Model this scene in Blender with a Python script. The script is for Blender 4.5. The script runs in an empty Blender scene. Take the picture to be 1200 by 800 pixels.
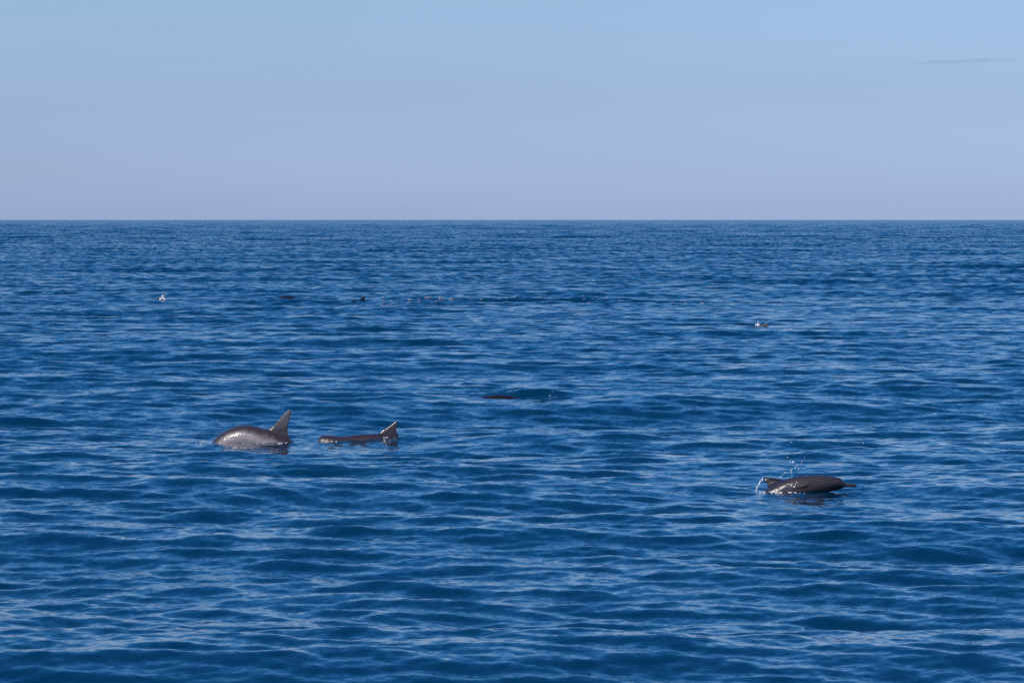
import bpy, bmesh, math, random
import numpy as np
from mathutils import Vector, Matrix, noise

random.seed(4)
rng = np.random.default_rng(7)
SC = bpy.context.scene
COL = SC.collection
R_EARTH = 6371000.0

# ------------------------------------------------------------------ camera
CAM_H = 2.9
cam_d = bpy.data.cameras.new('camera')
cam = bpy.data.objects.new('camera', cam_d)
COL.objects.link(cam)
cam_d.sensor_width = 36.0
cam_d.lens = 150.0
cam_d.clip_start = 0.1
cam_d.clip_end = 200000.0
cam.location = (0, 0, CAM_H)
PITCH = math.radians(1.684)
cam.rotation_euler = (math.pi/2 - PITCH, 0, 0)
SC.camera = cam

# ------------------------------------------------------------------ world and sun
SUN_EL, SUN_AZ = math.radians(40), math.radians(228)   # azimuth clockwise from +Y: behind the camera, to its left
w = bpy.data.worlds.new('World'); SC.world = w; w.use_nodes = True
nt = w.node_tree; nt.nodes.clear()
out = nt.nodes.new('ShaderNodeOutputWorld'); bg = nt.nodes.new('ShaderNodeBackground')
sky = nt.nodes.new('ShaderNodeTexSky'); sky.sky_type = 'NISHITA'; sky.sun_disc = False
sky.sun_elevation = SUN_EL; sky.sun_rotation = SUN_AZ
sky.air_density = 1.0; sky.dust_density = 0.3; sky.ozone_density = 3.5; sky.altitude = 0
tint = nt.nodes.new('ShaderNodeMix'); tint.data_type = 'RGBA'; tint.blend_type = 'MULTIPLY'
tint.inputs['Factor'].default_value = 1.0
tint.clamp_result = False
# sky tint by height, all round; darkened above the view to darken water reflections
tcw = nt.nodes.new('ShaderNodeTexCoord'); sepw = nt.nodes.new('ShaderNodeSeparateXYZ')
nt.links.new(tcw.outputs['Generated'], sepw.inputs[0])
ramp = nt.nodes.new('ShaderNodeValToRGB'); nt.links.new(sepw.outputs['Z'], ramp.inputs[0])
lift = nt.nodes.new('ShaderNodeVectorMath'); lift.operation = 'SCALE'; lift.inputs['Scale'].default_value = 1.12
nt.links.new(ramp.outputs[0], lift.inputs[0]); nt.links.new(lift.outputs[0], tint.inputs['B'])
ramp.color_ramp.interpolation = 'LINEAR'
els = ramp.color_ramp.elements
TINT = [(0.0, (0.322, 0.433, 0.87)), (0.028, (0.332, 0.412, 0.72)), (0.052, (0.368, 0.443, 0.665)), (0.09, (0.265, 0.41, 0.66)), (0.16, (0.14, 0.375, 0.63)), (0.30, (0.08, 0.34, 0.61)), (1.0, (0.07, 0.33, 0.59))]
els[0].position = TINT[0][0]; els[0].color = (*TINT[0][1], 1)
els[1].position = TINT[-1][0]; els[1].color = (*TINT[-1][1], 1)
for p_, c_ in TINT[1:-1]:
    e_ = els.new(p_); e_.color = (*c_, 1)
nt.links.new(sky.outputs[0], tint.inputs['A'])
nt.links.new(tint.outputs['Result'], bg.inputs['Color'])
# faint unevenness of the haze, long and flat
wm = nt.nodes.new('ShaderNodeMapping'); wm.inputs['Scale'].default_value = (5, 5, 45)
wn = nt.nodes.new('ShaderNodeTexNoise'); wn.inputs['Scale'].default_value = 1.0; wn.inputs['Detail'].default_value = 4
nt.links.new(tcw.outputs['Generated'], wm.inputs['Vector']); nt.links.new(wm.outputs[0], wn.inputs['Vector'])
wr = nt.nodes.new('ShaderNodeMapRange'); wr.inputs['From Min'].default_value = 0.3; wr.inputs['From Max'].default_value = 0.7
wr.inputs['To Min'].default_value = 1.08; wr.inputs['To Max'].default_value = 1.15
nt.links.new(wn.outputs[0], wr.inputs['Value']); nt.links.new(wr.outputs[0], lift.inputs['Scale'])
bg.inputs['Strength'].default_value = 0.15
nt.links.new(bg.outputs[0], out.inputs[0])
sd = bpy.data.lights.new('sun', 'SUN'); so = bpy.data.objects.new('sun', sd); COL.objects.link(so)
sd.energy = 3.4; sd.angle = math.radians(0.53); sd.color = (1.0, 0.93, 0.84)
sdir = Vector((math.sin(SUN_AZ)*math.cos(SUN_EL), math.cos(SUN_AZ)*math.cos(SUN_EL), math.sin(SUN_EL)))
so.rotation_euler = sdir.to_track_quat('Z', 'Y').to_euler()
so.location = sdir*50
SC.view_settings.view_transform = 'Standard'; SC.view_settings.look = 'None'
SC.view_settings.exposure = 0.0; SC.view_settings.gamma = 1.0
SC.cycles.use_denoising = False
SC.cycles.max_bounces = 6

# ------------------------------------------------------------------ helpers
def mat(name):
    m = bpy.data.materials.new(name); m.use_nodes = True
    return m, m.node_tree, m.node_tree.nodes['Principled BSDF']
def tag(o, label=None, cat=None, group=None, kind=None):
    if label: o['label'] = label
    if cat: o['category'] = cat
    if group: o['group'] = group
    if kind: o['kind'] = kind
    return o
def link_mesh(name, verts, faces, material, parent=None, smooth=True):
    me = bpy.data.meshes.new(name)
    me.from_pydata([tuple(v) for v in verts], [], faces)
    me.update()
    if smooth: me.shade_smooth()
    me.materials.append(material)
    o = bpy.data.objects.new(name, me); COL.objects.link(o); o.parent = parent
    return o

# ------------------------------------------------------------------ wave field
def make_waves():
    W = []
    def band(n, l0, l1, slope, spread, main):
        for i in range(n):
            lam = l0*(l1/l0)**((i+rng.random())/n)
            th = main + rng.normal(0, spread)
            k = 2*math.pi/lam
            W.append((k*math.cos(th), k*math.sin(th), slope*math.sqrt(2.0/n)/k*(0.6+0.8*rng.random()), rng.random()*2*math.pi, lam))
    toward = -math.pi/2
    band(10, 14.0, 40.0, 0.012, 0.40, toward+0.25)
    band(26, 4.0, 14.0, 0.034, 0.47, toward+0.15)
    band(44, 1.5, 4.0, 0.036, 0.55, toward-0.1)
    band(60, 0.55, 1.5, 0.076, 0.60, toward+0.05)
    band(60, 0.22, 0.55, 0.090, 0.80, toward)
    band(40, 0.10, 0.22, 0.044, 1.0, toward)
    return np.array(W, dtype=np.float64)
WAVES = make_waves()

CALM = [(-2.6, 54.2, 1.9), (3.1, 44.6, 1.2), (0.2, 67.8, 1.3)]
P_LEFT, P_MID, P_RIGHT = (-2.98, 54.1), (-1.57, 54.5), (3.08, 44.6)
P_FARL, P_SLIVER, P_FARR, P_PATCH, P_TINY = (-11.98, 144.1), (-7.52, 144.7), (6.15, 108.5), (-.08, 67.75), (-5.13, 143.5)
P_SPLL, P_SPLR, P_DOT = (-11.77, 143.9), (6.24, 108.2), (6.99, 106.6)
DOLPHIN_SPOTS = [(-3.2, 54.1), (-1.6, 54.5), (3.08, 44.6), (-.1, 67.8)]
def gain(x, y):
    """local strength of the short waves: livelier round the animals, calm in slicks, patchy by wind"""
    g = 1.0 + 0.16*np.sin(x*0.043+y*0.021+1.0) + 0.14*np.sin(x*0.019-y*0.034+2.2) + 0.10*np.sin(x*0.11+y*0.07)
    for (cx, cy) in DOLPHIN_SPOTS:
        g = g + 1.5*np.exp(-(((x-cx)/0.9)**2 + ((y-cy)/0.8)**2))
    far = np.clip((y-70)/250, 0, 1)
    g = g*(0.64+0.36*np.clip((y-24)/42, 0, 1))
    g = g*(1+0.6*far+0.8*np.clip((y-350)/900, 0, 1))
    g = g + 1.3*np.exp(-(((x-0.5)/5.0)**2 + ((y-146)/5.0)**2)**2)
    g = g*(1-0.55*np.exp(-(((x-30)/17)**2 + ((y-280-0.6*(x-30))/24)**2)))
    g = g*(1-0.5*np.exp(-(((x+32)/22)**2 + ((y-385+0.5*(x+32))/38)**2)))
    return g

def field(x, y, spacing):
    """vertical and horizontal displacement at points x, y; waves too short for the mesh spacing fade out"""
    z = np.zeros_like(x); dx = np.zeros_like(x); dy = np.zeros_like(x)
    g = gain(x, y).astype(x.dtype)
    calm = np.ones_like(x)                       # the bodies smooth out the swell where they lie
    for (cx, cy, wx) in CALM:
        calm = calm*(1 - 0.90*np.exp(-(((x-cx)/wx)**2 + ((y-cy+0.8)/2.0)**2)**1.5))
    fine = 0.86
    smin, smax = float(spacing.min()), float(spacing.max())
    lost = np.zeros_like(x)
    for kx, ky, a, ph, lam in WAVES:
        k = math.hypot(kx, ky)
        if lam < 1.2*smin:
            lost += (a*k)**2/2
            continue
        f = 1.0 if lam > 2.6*smax else np.clip((lam/spacing-1.2)/1.4, 0, 1)
        aa = a*f*(g if lam < 10.0 else 1.0)*(calm if lam > 0.5 else fine)
        t = kx*x + ky*y + ph
        c = np.cos(t); s = np.sin(t)
        z += aa*c
        dx -= aa*s*(kx/k)*0.25; dy -= aa*s*(ky/k)*0.25
        if not isinstance(f, float): lost += (1-f*f)*(a*k)**2/2
    # one steep little wave raised over the back of the animal awash in mid picture
    z = z + 0.15*np.exp(-((x-0.38)/0.85)**2 - ((y-68.15+0.10*x)/0.30)**2)
    return z, dx, dy, lost

def sea_z(x, y):
    """height of the water at one place"""
    px, py = np.array([float(x)]), np.array([float(y)])
    sp = np.array([max(0.03, 0.04*(max(24.0, math.hypot(x, y))/24)**0.95)])
    qx, qy = px.copy(), py.copy()
    for _ in range(4):
        z, dx, dy, _l = field(qx, qy, sp)
        qx, qy = px-dx, py-dy
    z, dx, dy, _l = field(qx, qy, sp)
    return float(z[0])

def build_sea():
    rr = [0.6]
    while rr[-1] < 9000:
        r = rr[-1]
        if r < 24: d = 0.5 + (0.05-0.5)*min(1, max(0, (r-12)/11.0))
        elif r < 1000: d = 0.050*(r/24)**0.95
        else: d = 0.050*(1000/24)**0.95*(r/1000)**1.6
        rr.append(r+d)
    rr = np.array(rr)
    inner = np.linspace(-9.0, 9.0, 420)
    outer = 9.0 + 171.0*(np.linspace(0, 1, 46)[1:-1])**1.7
    outer = outer[outer-9.0 > 0.2]
    ang = np.radians(np.concatenate([-outer[::-1], inner, outer]))
    nr, na = len(rr), len(ang)
    dr = np.gradient(rr)
    da = np.abs(np.gradient(ang))
    X = (rr[:, None]*np.sin(ang)[None, :]); Y = (rr[:, None]*np.cos(ang)[None, :])
    P = np.empty((nr, na, 3), dtype=np.float32)
    L = np.empty((nr, na), dtype=np.float32)
    for i0 in range(0, nr, 64):
        sl = slice(i0, min(nr, i0+64))
        x = X[sl]; y = Y[sl]
        sp = np.maximum(dr[sl][:, None]*0.8, rr[sl][:, None]*da[None, :]*0.8)
        sp = np.maximum(sp, 0.02)
        z, dx, dy, lost = field(x, y, sp)
        P[sl, :, 0] = x+dx; P[sl, :, 1] = y+dy
        P[sl, :, 2] = z - (rr[sl][:, None]**2)/(2*R_EARTH)
        L[sl] = np.sqrt(lost)
    co = P.reshape(-1, 3)
    idx = np.arange(nr*na, dtype=np.int32).reshape(nr, na)
    a = idx[:-1, :]; b = idx[1:, :]
    a2 = np.roll(a, -1, axis=1); b2 = np.roll(b, -1, axis=1)
    quads = np.stack([a, a2, b2, b], axis=-1).reshape(-1, 4)[:, ::1]
    me = bpy.data.meshes.new('sea')
    nv, nq = len(co), len(quads)
    me.vertices.add(nv); me.vertices.foreach_set('co', co.ravel())
    me.loops.add(nq*4); me.loops.foreach_set('vertex_index', quads.ravel())
    me.polygons.add(nq)
    me.polygons.foreach_set('loop_start', np.arange(0, nq*4, 4, dtype=np.int32))
    me.update(calc_edges=True)
    if me.polygons[nq//2].normal.z < 0: me.flip_normals()
    me.shade_smooth()
    at = me.attributes.new('fine_slope', 'FLOAT', 'POINT')
    at.data.foreach_set('value', L.ravel())
    o = bpy.data.objects.new('sea', me); COL.objects.link(o)
    tag(o, kind='structure')
    print('SEA', nr, na, nv, nq)
    return o

def water_material():
    m, nt, p = mat('water'); N = nt.nodes.new; L = nt.links.new
    p.inputs['Base Color'].default_value = (0.0003, 0.034, 0.080, 1)
    p.inputs['IOR'].default_value = 1.333
    tc = N('ShaderNodeTexCoord'); ge = N('ShaderNodeNewGeometry')
    at = N('ShaderNodeAttribute'); at.attribute_name = 'fine_slope'
    def vm(op, a, b):
        n = N('ShaderNodeVectorMath'); n.operation = op
        L(a, n.inputs[0])
        if isinstance(b, tuple): n.inputs[1].default_value = b
        elif op == 'SCALE': L(b, n.inputs['Scale'])
        else: L(b, n.inputs[1])
        return n.outputs[0]
    def mth(a, m_, c):
        n = N('ShaderNodeMath'); n.operation = 'MULTIPLY_ADD'; L(a, n.inputs[0]); n.inputs[1].default_value = m_; n.inputs[2].default_value = c
        return n.outputs[0]
    # ripples shorter than the mesh can carry: their slopes tip the normal
    acc = ge.outputs['Normal']
    for sc_, k_, c_ in ((2.2, 6.5, 0.0), (14.0, 0.0, 0.21)):
        nz = N('ShaderNodeTexNoise'); nz.inputs['Scale'].default_value = sc_; nz.inputs['Detail'].default_value = 2
        L(tc.outputs['Object'], nz.inputs['Vector'])
        sl = vm('MULTIPLY', vm('SUBTRACT', nz.outputs['Color'], (0.5, 0.5, 0.5)), (1, 1, 0))
        acc = vm('ADD', acc, vm('SCALE', sl, mth(at.outputs['Fac'], k_, c_)))
    # normals leaned toward -Y where ripples are unresolved, added to darken far water
    lean = N('ShaderNodeCombineXYZ'); sq = N('ShaderNodeMath'); sq.operation = 'POWER'; L(at.outputs['Fac'], sq.inputs[0]); sq.inputs[1].default_value = 2.0
    L(mth(sq.outputs[0], -3.8, 0.0), lean.inputs['Y'])
    acc = vm('ADD', acc, lean.outputs[0])
    nn = N('ShaderNodeVectorMath'); nn.operation = 'NORMALIZE'; L(acc, nn.inputs[0])
    L(nn.outputs[0], p.inputs['Normal'])
    L(mth(at.outputs['Fac'], 0.35, 0.05), p.inputs['Roughness'])
    return m

sea = build_sea()
M_WATER = water_material()
sea.data.materials.append(M_WATER)

# ------------------------------------------------------------------ dolphins
def skin_material(name, back, flank, belly, fin, speck):
    m, nt, p = mat(name); N = nt.nodes.new; L = nt.links.new
    at = N('ShaderNodeAttribute'); at.attribute_name = 'height_on_body'
    tc = N('ShaderNodeTexCoord')
    nz = N('ShaderNodeTexNoise'); nz.inputs['Scale'].default_value = 9; nz.inputs['Detail'].default_value = 4
    L(tc.outputs['Object'], nz.inputs['Vector'])
    ma = N('ShaderNodeMath'); ma.operation = 'MULTIPLY_ADD'; ma.inputs[1].default_value = 0.15; ma.inputs[2].default_value = -0.075
    L(nz.outputs[0], ma.inputs[0])
    ad = N('ShaderNodeMath'); ad.operation = 'ADD'; L(at.outputs['Fac'], ad.inputs[0]); L(ma.outputs[0], ad.inputs[1])
    rp = N('ShaderNodeValToRGB'); L(ad.outputs[0], rp.inputs[0])
    e = rp.color_ramp.elements
    e[0].position = 0.09; e[0].color = (*belly, 1); e[1].position = 0.82; e[1].color = (*fin, 1)
    for ps, cc in ((0.17, flank), (0.29, flank), (0.40, back), (0.52, back)):
        q = e.new(ps); q.color = (*cc, 1)
    L(rp.outputs[0], p.inputs['Base Color'])
    p.inputs['Roughness'].default_value = 0.34
    p.inputs['IOR'].default_value = 1.4
    p.inputs['Coat Weight'].default_value = 0.8; p.inputs['Coat Roughness'].default_value = 0.09; p.inputs['Coat IOR'].default_value = 1.33
    n2 = N('ShaderNodeTexNoise'); n2.inputs['Scale'].default_value = 30; n2.inputs['Detail'].default_value = 3
    L(tc.outputs['Object'], n2.inputs['Vector'])
    bp = N('ShaderNodeBump'); bp.inputs['Strength'].default_value = 0.6; bp.inputs['Distance'].default_value = speck
    L(n2.outputs[0], bp.inputs['Height']); L(bp.outputs[0], p.inputs['Coat Normal'])
    b2 = N('ShaderNodeBump'); b2.inputs['Strength'].default_value = 0.3; b2.inputs['Distance'].default_value = speck
    L(n2.outputs[0], b2.inputs['Height']); L(b2.outputs[0], p.inputs['Normal'])
    return m
M_SKIN = skin_material('wet_dolphin_skin', (0.058, 0.042, 0.046), (0.33, 0.28, 0.28), (0.42, 0.38, 0.39), (0.130, 0.108, 0.118), 0.016)
M_SKIN_SHADED = skin_material('shaded_wet_dolphin_skin', (0.018, 0.0115, 0.0125), (0.052, 0.039, 0.044), (0.08, 0.065, 0.065), (0.016, 0.011, 0.013), 0.014)  # darker skin copy: shade on the beaked dolphin put into its colour
M_SKIN_MID = skin_material('brown_wet_dolphin_skin', (0.042, 0.030, 0.034), (0.13, 0.105, 0.115), (0.2, 0.17, 0.17), (0.085, 0.070, 0.075), 0.014)
M_EYE, _nt, _p = mat('dark_eye'); _p.inputs['Base Color'].default_value = (0.008, 0.006, 0.006, 1); _p.inputs['Roughness'].default_value = 0.1

# fraction of the body length from the beak tip, half height above the spine, below it, half width (metres on a 1.9 m animal)
PROFILE = np.array([
    (0.000, .010, .010, .012), (0.006, .020, .019, .022), (0.030, .022, .022, .026), (0.060, .024, .025, .030), (0.072, .028, .029, .038),
    (0.082, .066, .038, .062), (0.100, .090, .052, .082), (0.135, .098, .075, .100), (0.175, .108, .098, .118), (0.230, .118, .118, .132),
    (0.300, .132, .140, .148), (0.380, .146, .154, .158), (0.460, .150, .156, .158), (0.540, .142, .148, .148), (0.620, .126, .128, .126),
    (0.700, .104, .102, .098), (0.780, .078, .076, .066), (0.860, .056, .052, .038), (0.920, .040, .036, .022), (0.960, .024, .022, .016), (0.985, .010, .010, .012)])

def catmull(P, n):
    P = np.array(P, float)
    P = np.vstack([2*P[0]-P[1], P, 2*P[-1]-P[-2]])
    outp = []
    m = len(P)-3
    for i in range(m):
        for t in np.linspace(0, 1, n, endpoint=(i == m-1)):
            p0, p1, p2, p3 = P[i:i+4]
            outp.append(0.5*((2*p1)+(-p0+p2)*t+(2*p0-5*p1+4*p2-p3)*t*t+(-p0+3*p1-3*p2+p3)*t**3))
    return np.array(outp)

class Spine:
    def __init__(self, pts, roll=0.0):
        c = catmull(pts, 24)
        seg = np.r_[0, np.cumsum(np.linalg.norm(np.diff(c, axis=0), axis=1))]
        self.len = seg[-1]
        self.s = np.linspace(0, 1, 160)
        self.c = np.stack([np.interp(self.s*self.len, seg, c[:, k]) for k in range(3)], 1)
        t = np.gradient(self.c, axis=0); t /= np.linalg.norm(t, axis=1)[:, None]
        side = np.cross(np.array([0, 0, 1.0]), t)
        # keep the side vector steady even where the spine turns steeply
        ref = side[len(side)//2]/np.linalg.norm(side[len(side)//2])
        side = np.tile(ref, (len(t), 1)) - (t@ref)[:, None]*t
        side /= np.linalg.norm(side, axis=1)[:, None]
        up = np.cross(t, side)
        cr, sr = math.cos(roll), math.sin(roll)
        self.t = t; self.side = side*cr + up*sr; self.up = up*cr - side*sr
    def at(self, s):
        i = min(len(self.s)-1, max(0, int(round(s*(len(self.s)-1)))))
        return self.c[i], self.t[i], self.up[i], self.side[i]

def loft(bm, rings, cap=True):
    R = [[bm.verts.new(p) for p in ring] for ring in rings]
    n = len(R[0])
    for a, b in zip(R[:-1], R[1:]):
        for i in range(n):
            j = (i+1) % n
            bm.faces.new((a[i], a[j], b[j], b[i]))
    if cap:
        bm.faces.new(R[0][::-1]); bm.faces.new(R[-1])

def blade(bm, root, chord_dir, span_dir, thick_dir, stations):
    """a fin: stations of (span, lead, trail, thickness) lofted along the span"""
    rings = []
    for h, a, b, th in stations:
        ring = []
        for k in range(14):
            u = 2*math.pi*k/14
            x = (a+b)/2 - (b-a)/2*math.cos(u)
            fr = (x-a)/max(1e-6, b-a)
            y = th*math.sin(u)*(1.15-0.5*fr)
            ring.append(root + chord_dir*x + span_dir*h + thick_dir*y)
        rings.append(ring)
    loft(bm, rings)

FIN_TALL = [(-.05, -.02, .32, .022), (0.0, .02, .290, .020), (.035, .062, .256, .018), (.08, .092, .250, .015), (.13, .118, .242, .012), (.18, .142, .238, .010), (.235, .168, .238, .008), (.268, .188, .238, .007), (.284, .204, .232, .004)]
FIN_MID = [(-.05, -.03, .30, .020), (0.0, .0, .28, .019), (.035, .055, .262, .016), (.08, .110, .252, .013), (.12, .158, .254, .010), (.16, .206, .262, .008), (.188, .242, .268, .005)]
FIN_HOOK = [(-.05, -.04, .30, .020), (0.0, -.01, .28, .019), (.035, .045, .262, .016), (.08, .105, .258, .013), (.12, .158, .266, .010), (.155, .205, .280, .008), (.180, .240, .290, .005)]

def dolphin(loc, rz, pts, label, fin, fin_at=0.46, roll=0.0, scale=1.0, girth=1.0, flippers=(0.75, 0.55, 0.35), voxel=0.009, eyes=False, skin=None, group='dolphins surfacing across the open sea'):
    sp = Spine(pts, roll)
    k = sp.len/1.9
    bm = bmesh.new()
    rings = []
    ss = np.r_[np.linspace(0, .14, 16), np.linspace(.16, .985, 40)]
    for s in ss:
        c, t, up, sd_ = sp.at(s)
        hu, hd, hw = [np.interp(s, PROFILE[:, 0], PROFILE[:, j])*k for j in (1, 2, 3)]
        hu, hd, hw = hu*girth, hd*girth, hw*girth
        # exact position instead of the nearest sample
        c = np.array([np.interp(s, sp.s, sp.c[:, j]) for j in range(3)])
        ring = []
        for q in range(24):
            a = 2*math.pi*q/24
            ca, sa = math.cos(a), math.sin(a)
            ring.append(c + sd_*hw*ca*(1-0.08*max(0, sa)) + up*(hu if sa > 0 else hd)*sa)
        rings.append(ring)
    loft(bm, rings)
    c, t, up, sd_ = sp.at(fin_at+0.05)
    i0 = sp.at(fin_at)[0]
    top = np.interp(fin_at, PROFILE[:, 0], PROFILE[:, 1])*k*girth
    blade(bm, i0 + up*(top-0.006), t, up, sd_, [(h*k, a*k, b*k, th*k) for h, a, b, th in fin])
    # flippers
    for sgn in (-1, 1):
        c, t, up, sd_ = sp.at(0.27)
        span = (sd_*sgn*flippers[0] - up*flippers[1] + t*flippers[2]); span /= np.linalg.norm(span)
        th = np.cross(span, t); th /= np.linalg.norm(th); ch = np.cross(th, span)
        if ch@t < 0: ch = -ch
        root = c + sd_*sgn*0.105*k - up*0.07*k
        blade(bm, root, ch, span, th, [(-.03*k, 0, .10*k, .016*k), (.04*k, .0, .10*k, .014*k), (.12*k, .03*k, .105*k, .011*k), (.20*k, .075*k, .125*k, .007*k), (.245*k, .115*k, .145*k, .004*k)])
    # flukes
    for sgn in (-1, 1):
        c, t, up, sd_ = sp.at(0.945)
        blade(bm, c, t, sd_*sgn, up, [(-.01*k, -.03*k, .11*k, .014*k), (.06*k, .01*k, .11*k, .011*k), (.14*k, .065*k, .13*k, .008*k), (.22*k, .13*k, .165*k, .005*k), (.25*k, .165*k, .18*k, .003*k)])
    bmesh.ops.recalc_face_normals(bm, faces=bm.faces)
    me = bpy.data.meshes.new('dolphin'); bm.to_mesh(me); bm.free()
    o = bpy.data.objects.new('dolphin', me); COL.objects.link(o)
    md = o.modifiers.new('join', 'REMESH'); md.mode = 'VOXEL'; md.voxel_size = voxel; md.use_smooth_shade = True
    ms = o.modifiers.new('soft', 'SMOOTH'); ms.factor = 0.5; ms.iterations = 3 if voxel < 0.012 else 1
    dg = bpy.context.evaluated_depsgraph_get()
    body = bpy.data.meshes.new_from_object(o.evaluated_get(dg))
    o.modifiers.clear(); o.data = body; bpy.data.meshes.remove(me); body.name = 'dolphin'
    co = np.empty(len(body.vertices)*3, np.float32); body.vertices.foreach_get('co', co); co = co.reshape(-1, 3)
    val = np.empty(len(co), np.float32)
    for i in range(0, len(co), 8000):
        d = ((co[i:i+8000, None, :]-sp.c[None].astype(np.float32))**2).sum(2)
        j = d.argmin(1)
        h = ((co[i:i+8000]-sp.c[j])*sp.up[j]).sum(1)/(np.interp(sp.s[j], PROFILE[:, 0], PROFILE[:, 1])*k+0.01)
        val[i:i+8000] = np.clip((0.5+0.5*h)*0.5, 0, 1)
    at = body.attributes.new('height_on_body', 'FLOAT', 'POINT'); at.data.foreach_set('value', val)
    body.materials.clear(); body.materials.append(skin or M_SKIN); body.shade_smooth()
    o.location = loc; o.rotation_euler = (0, 0, rz); o.scale = (scale,)*3
    tag(o, label, 'dolphin', group)
    if eyes:
        for sgn in (-1, 1):
            c, t, up, sd_ = sp.at(0.150)
            e = bmesh.new(); bmesh.ops.create_uvsphere(e, u_segments=12, v_segments=8, radius=0.008*k)
            mm = bpy.data.meshes.new('eye'); e.to_mesh(mm); e.free(); mm.shade_smooth(); mm.materials.append(M_EYE)
            eo = bpy.data.objects.new('eye', mm); COL.objects.link(eo); eo.parent = o
            eo.location = c + sd_*sgn*0.103*k*girth - up*0.012*k
    return o

def on_water(x, y, dz=0.0):
    return (x, y, sea_z(x, y) + dz - (x*x+y*y)/(2*R_EARTH))

# nose to tail, x along the body, z up from the waterline
LEFT_POSE = [(-.68, 0, -.55), (-.75, 0, -.32), (-.745, 0, -.055), (-.48, 0, .082), (-.22, 0, .050), (.09, 0, -.045), (.36, 0, -.18), (.72, 0, -.55)]
MIDDLE_POSE = [(-1.05, 0, -.08), (-.84, 0, -.022), (-.62, 0, -.058), (-.35, 0, -.055), (-.05, 0, -.060), (.25, 0, -.115), (.52, 0, -.23), (.80, 0, -.38)]
RIGHT_POSE = [(.53, 0, .070), (.37, 0, .078), (.16, 0, .080), (-.10, 0, .040), (-.34, 0, -.07), (-.54, 0, -.25), (-.72, 0, -.50), (-.90, 0, -.86)]
AWASH = [(-.95, 0, -.30), (-.75, 0, -.20), (-.45, 0, -.12), (-.15, 0, -.095), (.15, 0, -.11), (.42, 0, -.19), (.66, 0, -.30), (.92, 0, -.44)]

dolphin(on_water(*P_LEFT, -.035), math.radians(-9), LEFT_POSE, 'arching grey dolphin with high rounded back and tall upright fin, largest of the group', FIN_TALL, fin_at=0.488, girth=0.93, flippers=(.15, 1.0, .3))
dolphin(on_water(*P_MID, -.04), math.radians(-4), MIDDLE_POSE, 'low flat backed dolphin with pointed fin just right of the arching dolphin', FIN_MID, fin_at=0.46, skin=M_SKIN_MID)
dolphin(on_water(*P_RIGHT, -.012), math.radians(-7), RIGHT_POSE, 'dark dolphin with beak and head above water beneath a spray of droplets', FIN_HOOK, fin_at=0.355, roll=0.68, girth=0.86, flippers=(.12, .35, .95), eyes=True, skin=M_SKIN_SHADED)
dolphin(on_water(*P_FARL, -.06), math.radians(3), AWASH, 'small far dolphin under a bright white splash, on the left side of the sea', FIN_HOOK, fin_at=0.47, voxel=0.016, skin=M_SKIN)
dolphin(on_water(*P_SLIVER, .0), math.radians(-3), AWASH, 'thin dark dolphin back barely breaking the far water, without a splash', [(-.05, 0, .1, .01), (-.03, .02, .09, .006)], voxel=0.016, skin=M_SKIN_SHADED)
dolphin(on_water(*P_FARR, -.035), math.radians(-5), AWASH, 'small far dolphin with a round white splash, behind and left of the beaked dolphin', FIN_HOOK, fin_at=0.55, voxel=0.014, skin=M_SKIN, scale=0.85)
dolphin(on_water(*P_PATCH, -.02), math.radians(-3), AWASH, 'long low dark dolphin back awash under a small wave near the middle of the sea', [(-.05, 0, .1, .01), (-.03, .02, .09, .006)], scale=1.2, voxel=0.012, skin=M_SKIN_SHADED)
dolphin(on_water(*P_TINY, -.04), math.radians(9), AWASH, 'tiny reddish brown fin tip far off at the left end of the foam line', FIN_HOOK, fin_at=0.47, voxel=0.016, scale=0.8, skin=M_SKIN_SHADED)

# ------------------------------------------------------------------ spray, splashes and foam
M_DROP, _nt, _p = mat('white_water'); _p.inputs['Base Color'].default_value = (0.93, 0.93, 0.94, 1); _p.inputs['Roughness'].default_value = 0.3
_p.inputs['Subsurface Weight'].default_value = 0.3; _p.inputs['Subsurface Radius'].default_value = (0.02, 0.02, 0.02)
def blob(bm, p, r, squash=(1, 1, 1), rough=0.25, sub=1):
    g = bmesh.ops.create_icosphere(bm, subdivisions=sub, radius=1.0)
    for v in g['verts']:
        k = 1 + rough*noise.noise(v.co*2.3 + Vector(p)*7)
        v.co = Vector(p) + Vector((v.co.x*squash[0], v.co.y*squash[1], v.co.z*squash[2]))*r*k
def blob_mesh(name, blobs, material, parent=None, loc=(0, 0, 0), sub=1):
    bm = bmesh.new()
    for p, r, sq in blobs: blob(bm, p, r, sq, sub=sub)
    me = bpy.data.meshes.new(name); bm.to_mesh(me); bm.free(); me.shade_smooth(); me.materials.append(material)
    o = bpy.data.objects.new(name, me); COL.objects.link(o); o.parent = parent; o.location = loc
    return o

def empty(name, loc):
    o = bpy.data.objects.new(name, None); COL.objects.link(o); o.location = loc; o.empty_display_size = 0.1
    return o
bx, by, bz = on_water(*P_RIGHT, .005)
spray = tag(empty('water_spray', (bx, by, bz)), 'spray of white droplets flung up above the back of the beaked dolphin', 'water spray')
for x, z, r in [(-.196, .400, .007), (-.168, .370, .009), (-.142, .350, .0125), (-.128, .352, .010), (-.116, .295, .010), (-.070, .280, .009), (-.078, .272, .006), (-.156, .262, .010),
                (-.153, .240, .008), (-.212, .235, .0095), (-.266, .200, .009), (-.040, .350, .006), (-.055, .338, .005), (-.042, .235, .006), (-.150, .215, .006), (-.09, .315, .006),
                (-.235, .215, .005), (-.185, .248, .005), (-.155, .555, .0065), (.60, .55, .0075), (-.02, .40, .004), (-.12, .44, .005)]:
    blob_mesh('droplet', [((0, 0, 0), r*0.92, (1.15, 1, 0.95))], M_DROP, spray, (x, rng.uniform(-.10, .10), z-.055))
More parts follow.
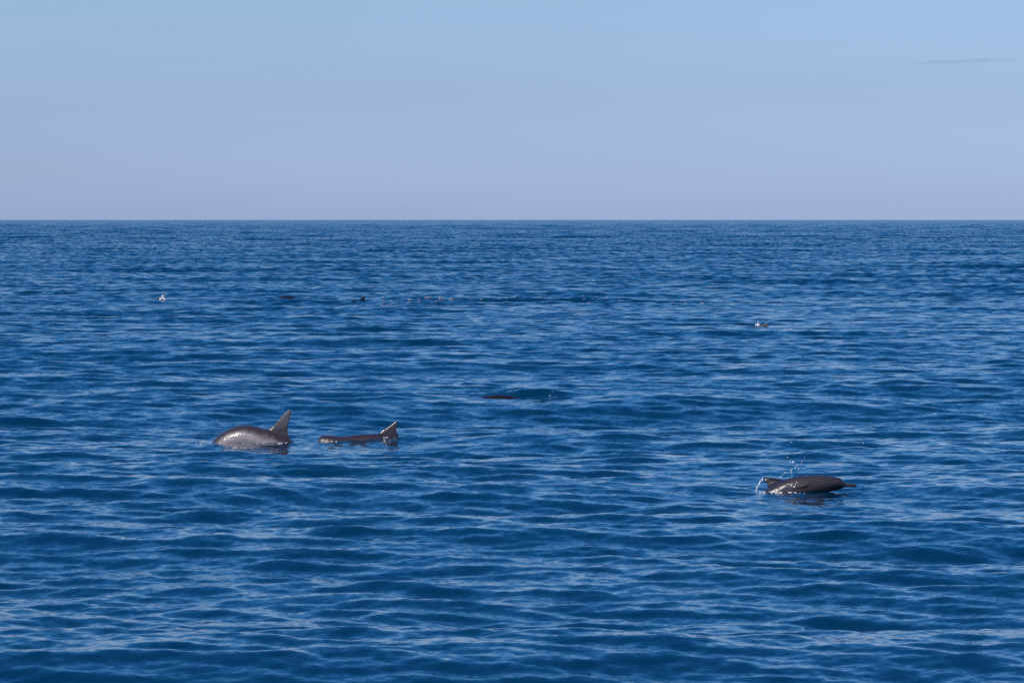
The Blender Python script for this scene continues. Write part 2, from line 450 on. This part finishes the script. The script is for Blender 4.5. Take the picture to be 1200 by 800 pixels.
trick = tag(empty('water_trickle', (bx, by, bz)), 'thin white trickle of water falling from the fin tip of the beaked dolphin', 'water trickle')
for i in range(9):
    t = i/8
    blob_mesh('droplet', [((0, 0, 0), .006+.004*(1-abs(t-.3)), (1, 1, 1.7))], M_DROP, trick, (-.455-.085*t+.006*math.sin(i*2.1), -.02, .115-.14*t**1.3))

def splash(loc, wid, hgt, n, label, peak=1.0):
    bl = []
    for i in range(n):
        a = rng.random()*2*math.pi; q = math.sqrt(rng.random())
        h = hgt*(1-q)**peak*rng.uniform(.55, 1)
        bl.append(((q*math.cos(a)*wid/2, q*math.sin(a)*wid/2, h), wid*rng.uniform(.06, .17), (1, 1, rng.uniform(.8, 1.5))))
        bl.append(((q*math.cos(a)*wid/2, q*math.sin(a)*wid/2, h*.4), wid*rng.uniform(.09, .18), (1, 1, 1)))
    o = blob_mesh('water_splash', bl, M_DROP, None, loc)
    tag(o, label, 'splash', 'small white splashes of the far dolphins')
splash(on_water(*P_SPLL, .0), .20, .26, 16, "bright pointed white splash on the far dolphin at the left of the sea")
splash(on_water(*P_SPLR, .03), .15, .15, 12, 'round white splash on the far dolphin behind the beaked dolphin')
splash(on_water(*P_DOT, .0), .06, .05, 5, 'tiny white splash dot just right of the round white splash')

def flecks(name, label, spec, material):
    bl = []
    for cx, cy, wx, wy, n, s0, s1 in spec:
        for i in range(n):
            x = cx + rng.normal(0, wx); y = cy + rng.normal(0, wy)
            z = sea_z(x, y) - y*y/(2*R_EARTH)
            r = rng.uniform(s0, s1)
            bl.append(((x, y, z+r*.3), r, (rng.uniform(1.2, 3.6), 1.2, .5)))
    o = blob_mesh(name, bl, material)
    tag(o, label, 'foam', kind='stuff')
M_FOAM, _nt, _p = mat('sea_foam'); _p.inputs['Base Color'].default_value = (0.42, 0.37, 0.42, 1); _p.inputs['Roughness'].default_value = 0.6
flecks('foam', 'broken line of small pale foam flecks on the far water', [(-1.9, 147, 1.1, 2.0, 170, .010, .045), (5.4, 139, .4, 1.0, 90, .014, .05), (-3.9, 142, .6, 1.2, 30, .01, .025), (2.6, 146, 1.2, 2.2, 90, .010, .032), (.4, 148, .8, 1.5, 60, .012, .035)], M_FOAM)
flecks('foam', 'white foam and painted glint specks where dolphins break the surface', [
    (P_LEFT[0]-.55, P_LEFT[1]-.16, .22, .03, 26, .003, .007), (P_LEFT[0]-.93, P_LEFT[1], .06, .10, 10, .003, .008), (P_LEFT[0]+.02, P_LEFT[1]-.15, .08, .03, 8, .005, .012),
    (P_MID[0]+.08, P_MID[1]-.12, .05, .05, 9, .006, .015), (P_MID[0]+.38, P_MID[1], .22, .12, 16, .004, .012), (P_MID[0]-.05, P_MID[1]-.15, .03, .03, 3, .006, .012),
    (P_RIGHT[0]-.36, P_RIGHT[1]-.12, .07, .04, 18, .004, .011), (P_RIGHT[0]-.2, P_RIGHT[1]-.14, .12, .03, 12, .003, .007),
    (P_PATCH[0]-.15, P_PATCH[1]-.1, .05, .06, 3, .005, .010), (P_PATCH[0]+.75, P_PATCH[1], .14, .15, 4, .005, .008)], M_DROP)  # some of these white specks stand in for sun glints at the waterline

# ------------------------------------------------------------------ a thin streak of cloud far off
M_CLOUD = bpy.data.materials.new('thin_cloud_vapour'); M_CLOUD.use_nodes = True
nt = M_CLOUD.node_tree; nt.nodes.clear()
mo = nt.nodes.new('ShaderNodeOutputMaterial'); pv = nt.nodes.new('ShaderNodeVolumePrincipled')
pv.inputs['Color'].default_value = (0.55, 0.55, 0.62, 1); pv.inputs['Density'].default_value = 0.0022
nt.links.new(pv.outputs[0], mo.inputs['Volume'])
bl = []
for i in range(15):
    t = i/14
    bl.append(((-100+200*t, rng.uniform(-10, 10), -3+7*t+rng.uniform(-1, 1)), 1.0, (rng.uniform(24, 40)*(1-.5*abs(2*t-1)), rng.uniform(60, 90)*(1-.75*abs(2*t-1)**2), rng.uniform(2.2, 4.2)*(1-.6*abs(2*t-1)**2))))
cl = blob_mesh('cloud_streak', bl, M_CLOUD, None, (845, 8000, 291), sub=3)
tag(cl, 'faint thin grey cloud streak high in the right of the sky', 'cloud')
